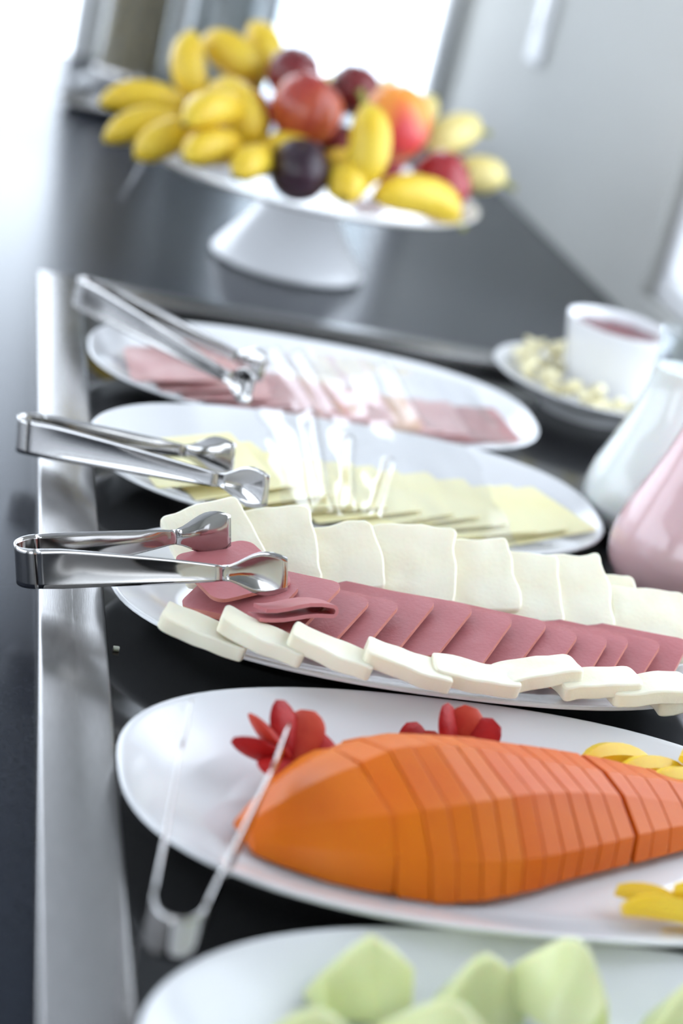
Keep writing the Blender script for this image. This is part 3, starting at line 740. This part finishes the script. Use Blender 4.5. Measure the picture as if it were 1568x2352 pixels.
# ================================================================== JAM BOWL ON PLATE WITH BUTTER CURLS
JX, JY = .654, 1.655; FH = .011
jp = empty('side_plate', (JX, JY, PZ + .0003)); tag(jp, 'small round white plate under the jam bowl', 'plate')
lathe('dish', [(0, .004 + FH), (.040, .004 + FH), (.044, 0), (.048, 0), (.054, .004 + FH), (.075, .008 + FH), (.092, .0145 + FH), (.104, .0225 + FH), (.1055, .024 + FH), (.1045, .0255 + FH), (.102, .0252 + FH), (.09, .0175 + FH), (.072, .0092 + FH), (.066, .0076 + FH), (0, .0075 + FH)], M['china'], jp, 72, sharp=60)
bz = PZ + .0081 + FH
bw = empty('jam_bowl', (.674, 1.672, bz)); bw.scale = (1.08, 1.08, 1.12); tag(bw, 'small white straight sided bowl of dark red jam', 'bowl')
lathe('bowl', [(0, .003), (.026, .003), (.028, 0), (.032, 0), (.036, .003), (.044, .026), (.0505, .056), (.0525, .066), (.0520, .068), (.0500, .0672), (.0475, .056), (.041, .026), (.032, .008), (0, .007)], M['china'], bw, 64, sharp=60)
V, F = lathe_data([(0, .0590), (.012, .0600), (.024, .0590), (.036, .0595), (.0472, .0585), (.0455, .050), (0, .050)], 40)
V = [(x, y, z + .0025 * noise.noise(Vector((x * 70, y * 70, 0))) if z > .055 else z) for x, y, z in V]
clean(mobj('jam', V, F, M['jam'], bw))
rc = random.Random(3)
def curl_mesh(k):
    r2 = random.Random(k); V, F = [], []; n = 10; R0 = .005; tw = r2.uniform(.6, 1.2)
    for i in range(n + 1):
        a = 4.2 * i / n; r = R0 * (1 + .35 * i / n)
        for w in (-1, 1):
            for s in (-1, 1): V.append((r * cos(a) + s * .0006 * cos(a), w * .006 + .004 * tw * i / n, r * sin(a) + s * .0006 * sin(a)))
    for i in range(n):
        b = i * 4
        for (p, q) in ((0, 1), (1, 3), (3, 2), (2, 0)): F.append((b + p, b + q, b + 4 + q, b + 4 + p))
    F.append((0, 1, 3, 2)); F.append((n * 4, n * 4 + 1, n * 4 + 3, n * 4 + 2))
    return V, F
curls = [mobj('butter_curl', *curl_mesh(k), M['curl'], sharp=50) for k in range(3)]
nci = 0
for k in range(58):
    a = rc.uniform(1.6, 5.6) if k < 50 else rc.uniform(0, 6.28); d = rc.uniform(.058, .086)
    x, y = JX + d * cos(a), JY + d * sin(a)
    if sqrt((x - .674) ** 2 + (y - 1.672) ** 2) < .052: continue
    o = curls[k % 3]
    if nci >= 3: o = o.copy(); COL.objects.link(o)
    else: o = curls[nci]
    nci += 1
    lay = .009 if k % 3 == 0 else 0
    o.location = (x, y, PZ + FH + .0105 + .5 * max(0, d - .058) + .005 + lay); o.rotation_euler = (rc.uniform(-.5, .5), rc.uniform(-.6, .6), rc.uniform(0, 6.28))
    tag(o, 'pale butter curl heaped on the small round plate around the jam bowl', 'butter curl', 'butter curls around the jam bowl')

# ================================================================== CARAFES
def carafe(loc, s, m, label, level, liquid):
    e = empty('carafe', loc); tag(e, label, 'carafe', 'glass carafes on the right of the buffet')
    out = smoothprof([(.030, 0), (.043, .003), (.0535, .018), (.0560, .036), (.0525, .056), (.0440, .080), (.0350, .106), (.0285, .132), (.0265, .152), (.0285, .172), (.0320, .186)], 5)
    inn = [(max(r - .0014, 0), z) for r, z in reversed(out) if z > .006]
    prof = [(0, .0015)] + out + [(out[-1][0] - .001, .1870)] + inn + [(.028, .006), (0, .006)]
    lathe('glass', [(r * s, z * s) for r, z in prof], M['glass'], e, 56)
    liq = [(0, .0065), (.028, .0065)] + [(max(r - .0006, 0), z) for r, z in out if .0065 < z < level]
    rl = liq[-1][0]; liq += [(rl, level), (0, level)]
    lathe(liquid, [(r * s, z * s) for r, z in liq], m, e, 56, sharp=60)
    return e
carafe((.602, 1.325, PZ + .0004), .98, M['milk'], 'bulbous glass carafe of white milk behind the pink one', .155, 'milk')
carafe((.593, 1.203, PZ + .0004), 1.08, M['yogurt'], 'bulbous glass carafe of pink strawberry yogurt at the right edge', .150, 'yogurt')

# ================================================================== BACKGROUND THINGS BY THE WINDOW
ur = empty('cereal_dispenser', (.225, 2.96, CT)); tag(ur, 'tall steel and glass cereal dispenser in the blurred background on the left', 'dispenser')
lathe('base', [(0, 0), (.080, 0), (.085, .004), (.085, .012), (.078, .020), (.060, .028), (0, .028)], M['dark_plastic'], ur, 40, sharp=50)
lathe('collar', [(.0, .028), (.056, .028), (.058, .034), (.056, .046), (0, .046)], M['steel'], ur, 40, sharp=50)
lathe('cylinder', [(.052, .046), (.054, .046), (.054, .34), (.052, .34)], M['glass'], ur, 40, sharp=50)
lathe('cereal', [(0, .047), (.0505, .047), (.0505, .29), (.03, .30), (0, .302)], M['cereal'], ur, 40, sharp=50)
lathe('lid', [(0, .34), (.058, .34), (.060, .346), (.056, .358), (.02, .366), (.015, .38), (0, .384)], M['steel'], ur, 40, sharp=50)
tr = empty('steel_tray', (.165, 2.80, CT)); tag(tr, 'thin steel dish with a raised rim before the dispenser', 'tray')
lathe('dish', [(0, .001), (.040, .001), (.052, .010), (.056, .012), (.0565, .013), (.055, .0138), (.050, .0115), (.039, .003), (0, .003)], M['steel_brushed'], tr, 48, sharp=60)
def jar(x, y, r, h, label, fill=None, fm=None):
    e = empty('glass_jar', (x, y, CT)); tag(e, label, 'jar', 'glass jars in front of the window')
    lathe('jar_body', [(0, .002), (r * .9, .002), (r, .008), (r, h * .82), (r * .8, h * .92), (r * .8, h), (r * .76, h), (r * .76, h * .91), (r * .95, h * .81), (r * .95, .012), (0, .008)], M['glass'], e, 40, sharp=50)
    lathe('jar_lid', [(0, h), (r * .84, h), (r * .86, h + .004), (r * .84, h + .018), (r * .2, h + .024), (r * .2, h + .034), (0, h + .036)], M['glass'], e, 40, sharp=50)
    if fm: lathe('contents', [(0, .009), (r * .94, .013), (r * .94, h * fill), (0, h * fill + .004)], fm, e, 40, sharp=50)
    return e
jar(.37, 3.02, .060, .26, 'wide clear glass jar behind the bananas, left of its row')
jar(.50, 3.08, .058, .24, 'clear glass jar behind the topmost banana, middle of its row')
jar(.66, 3.06, .068, .19, 'squat clear glass jar before the bright window on the right')
# crumb of cheese on the black panel
V, F, MI = slab_mesh(.004, .003, .0025, .0008, 2, 2, None, .001, 5)
tag(mobj('cheese_crumb', V, F, M['cheese_w'], None, True, (.1315, .982, PZ + .0014)), 'tiny pale cheese crumb on the black panel near the steel border', 'crumb')
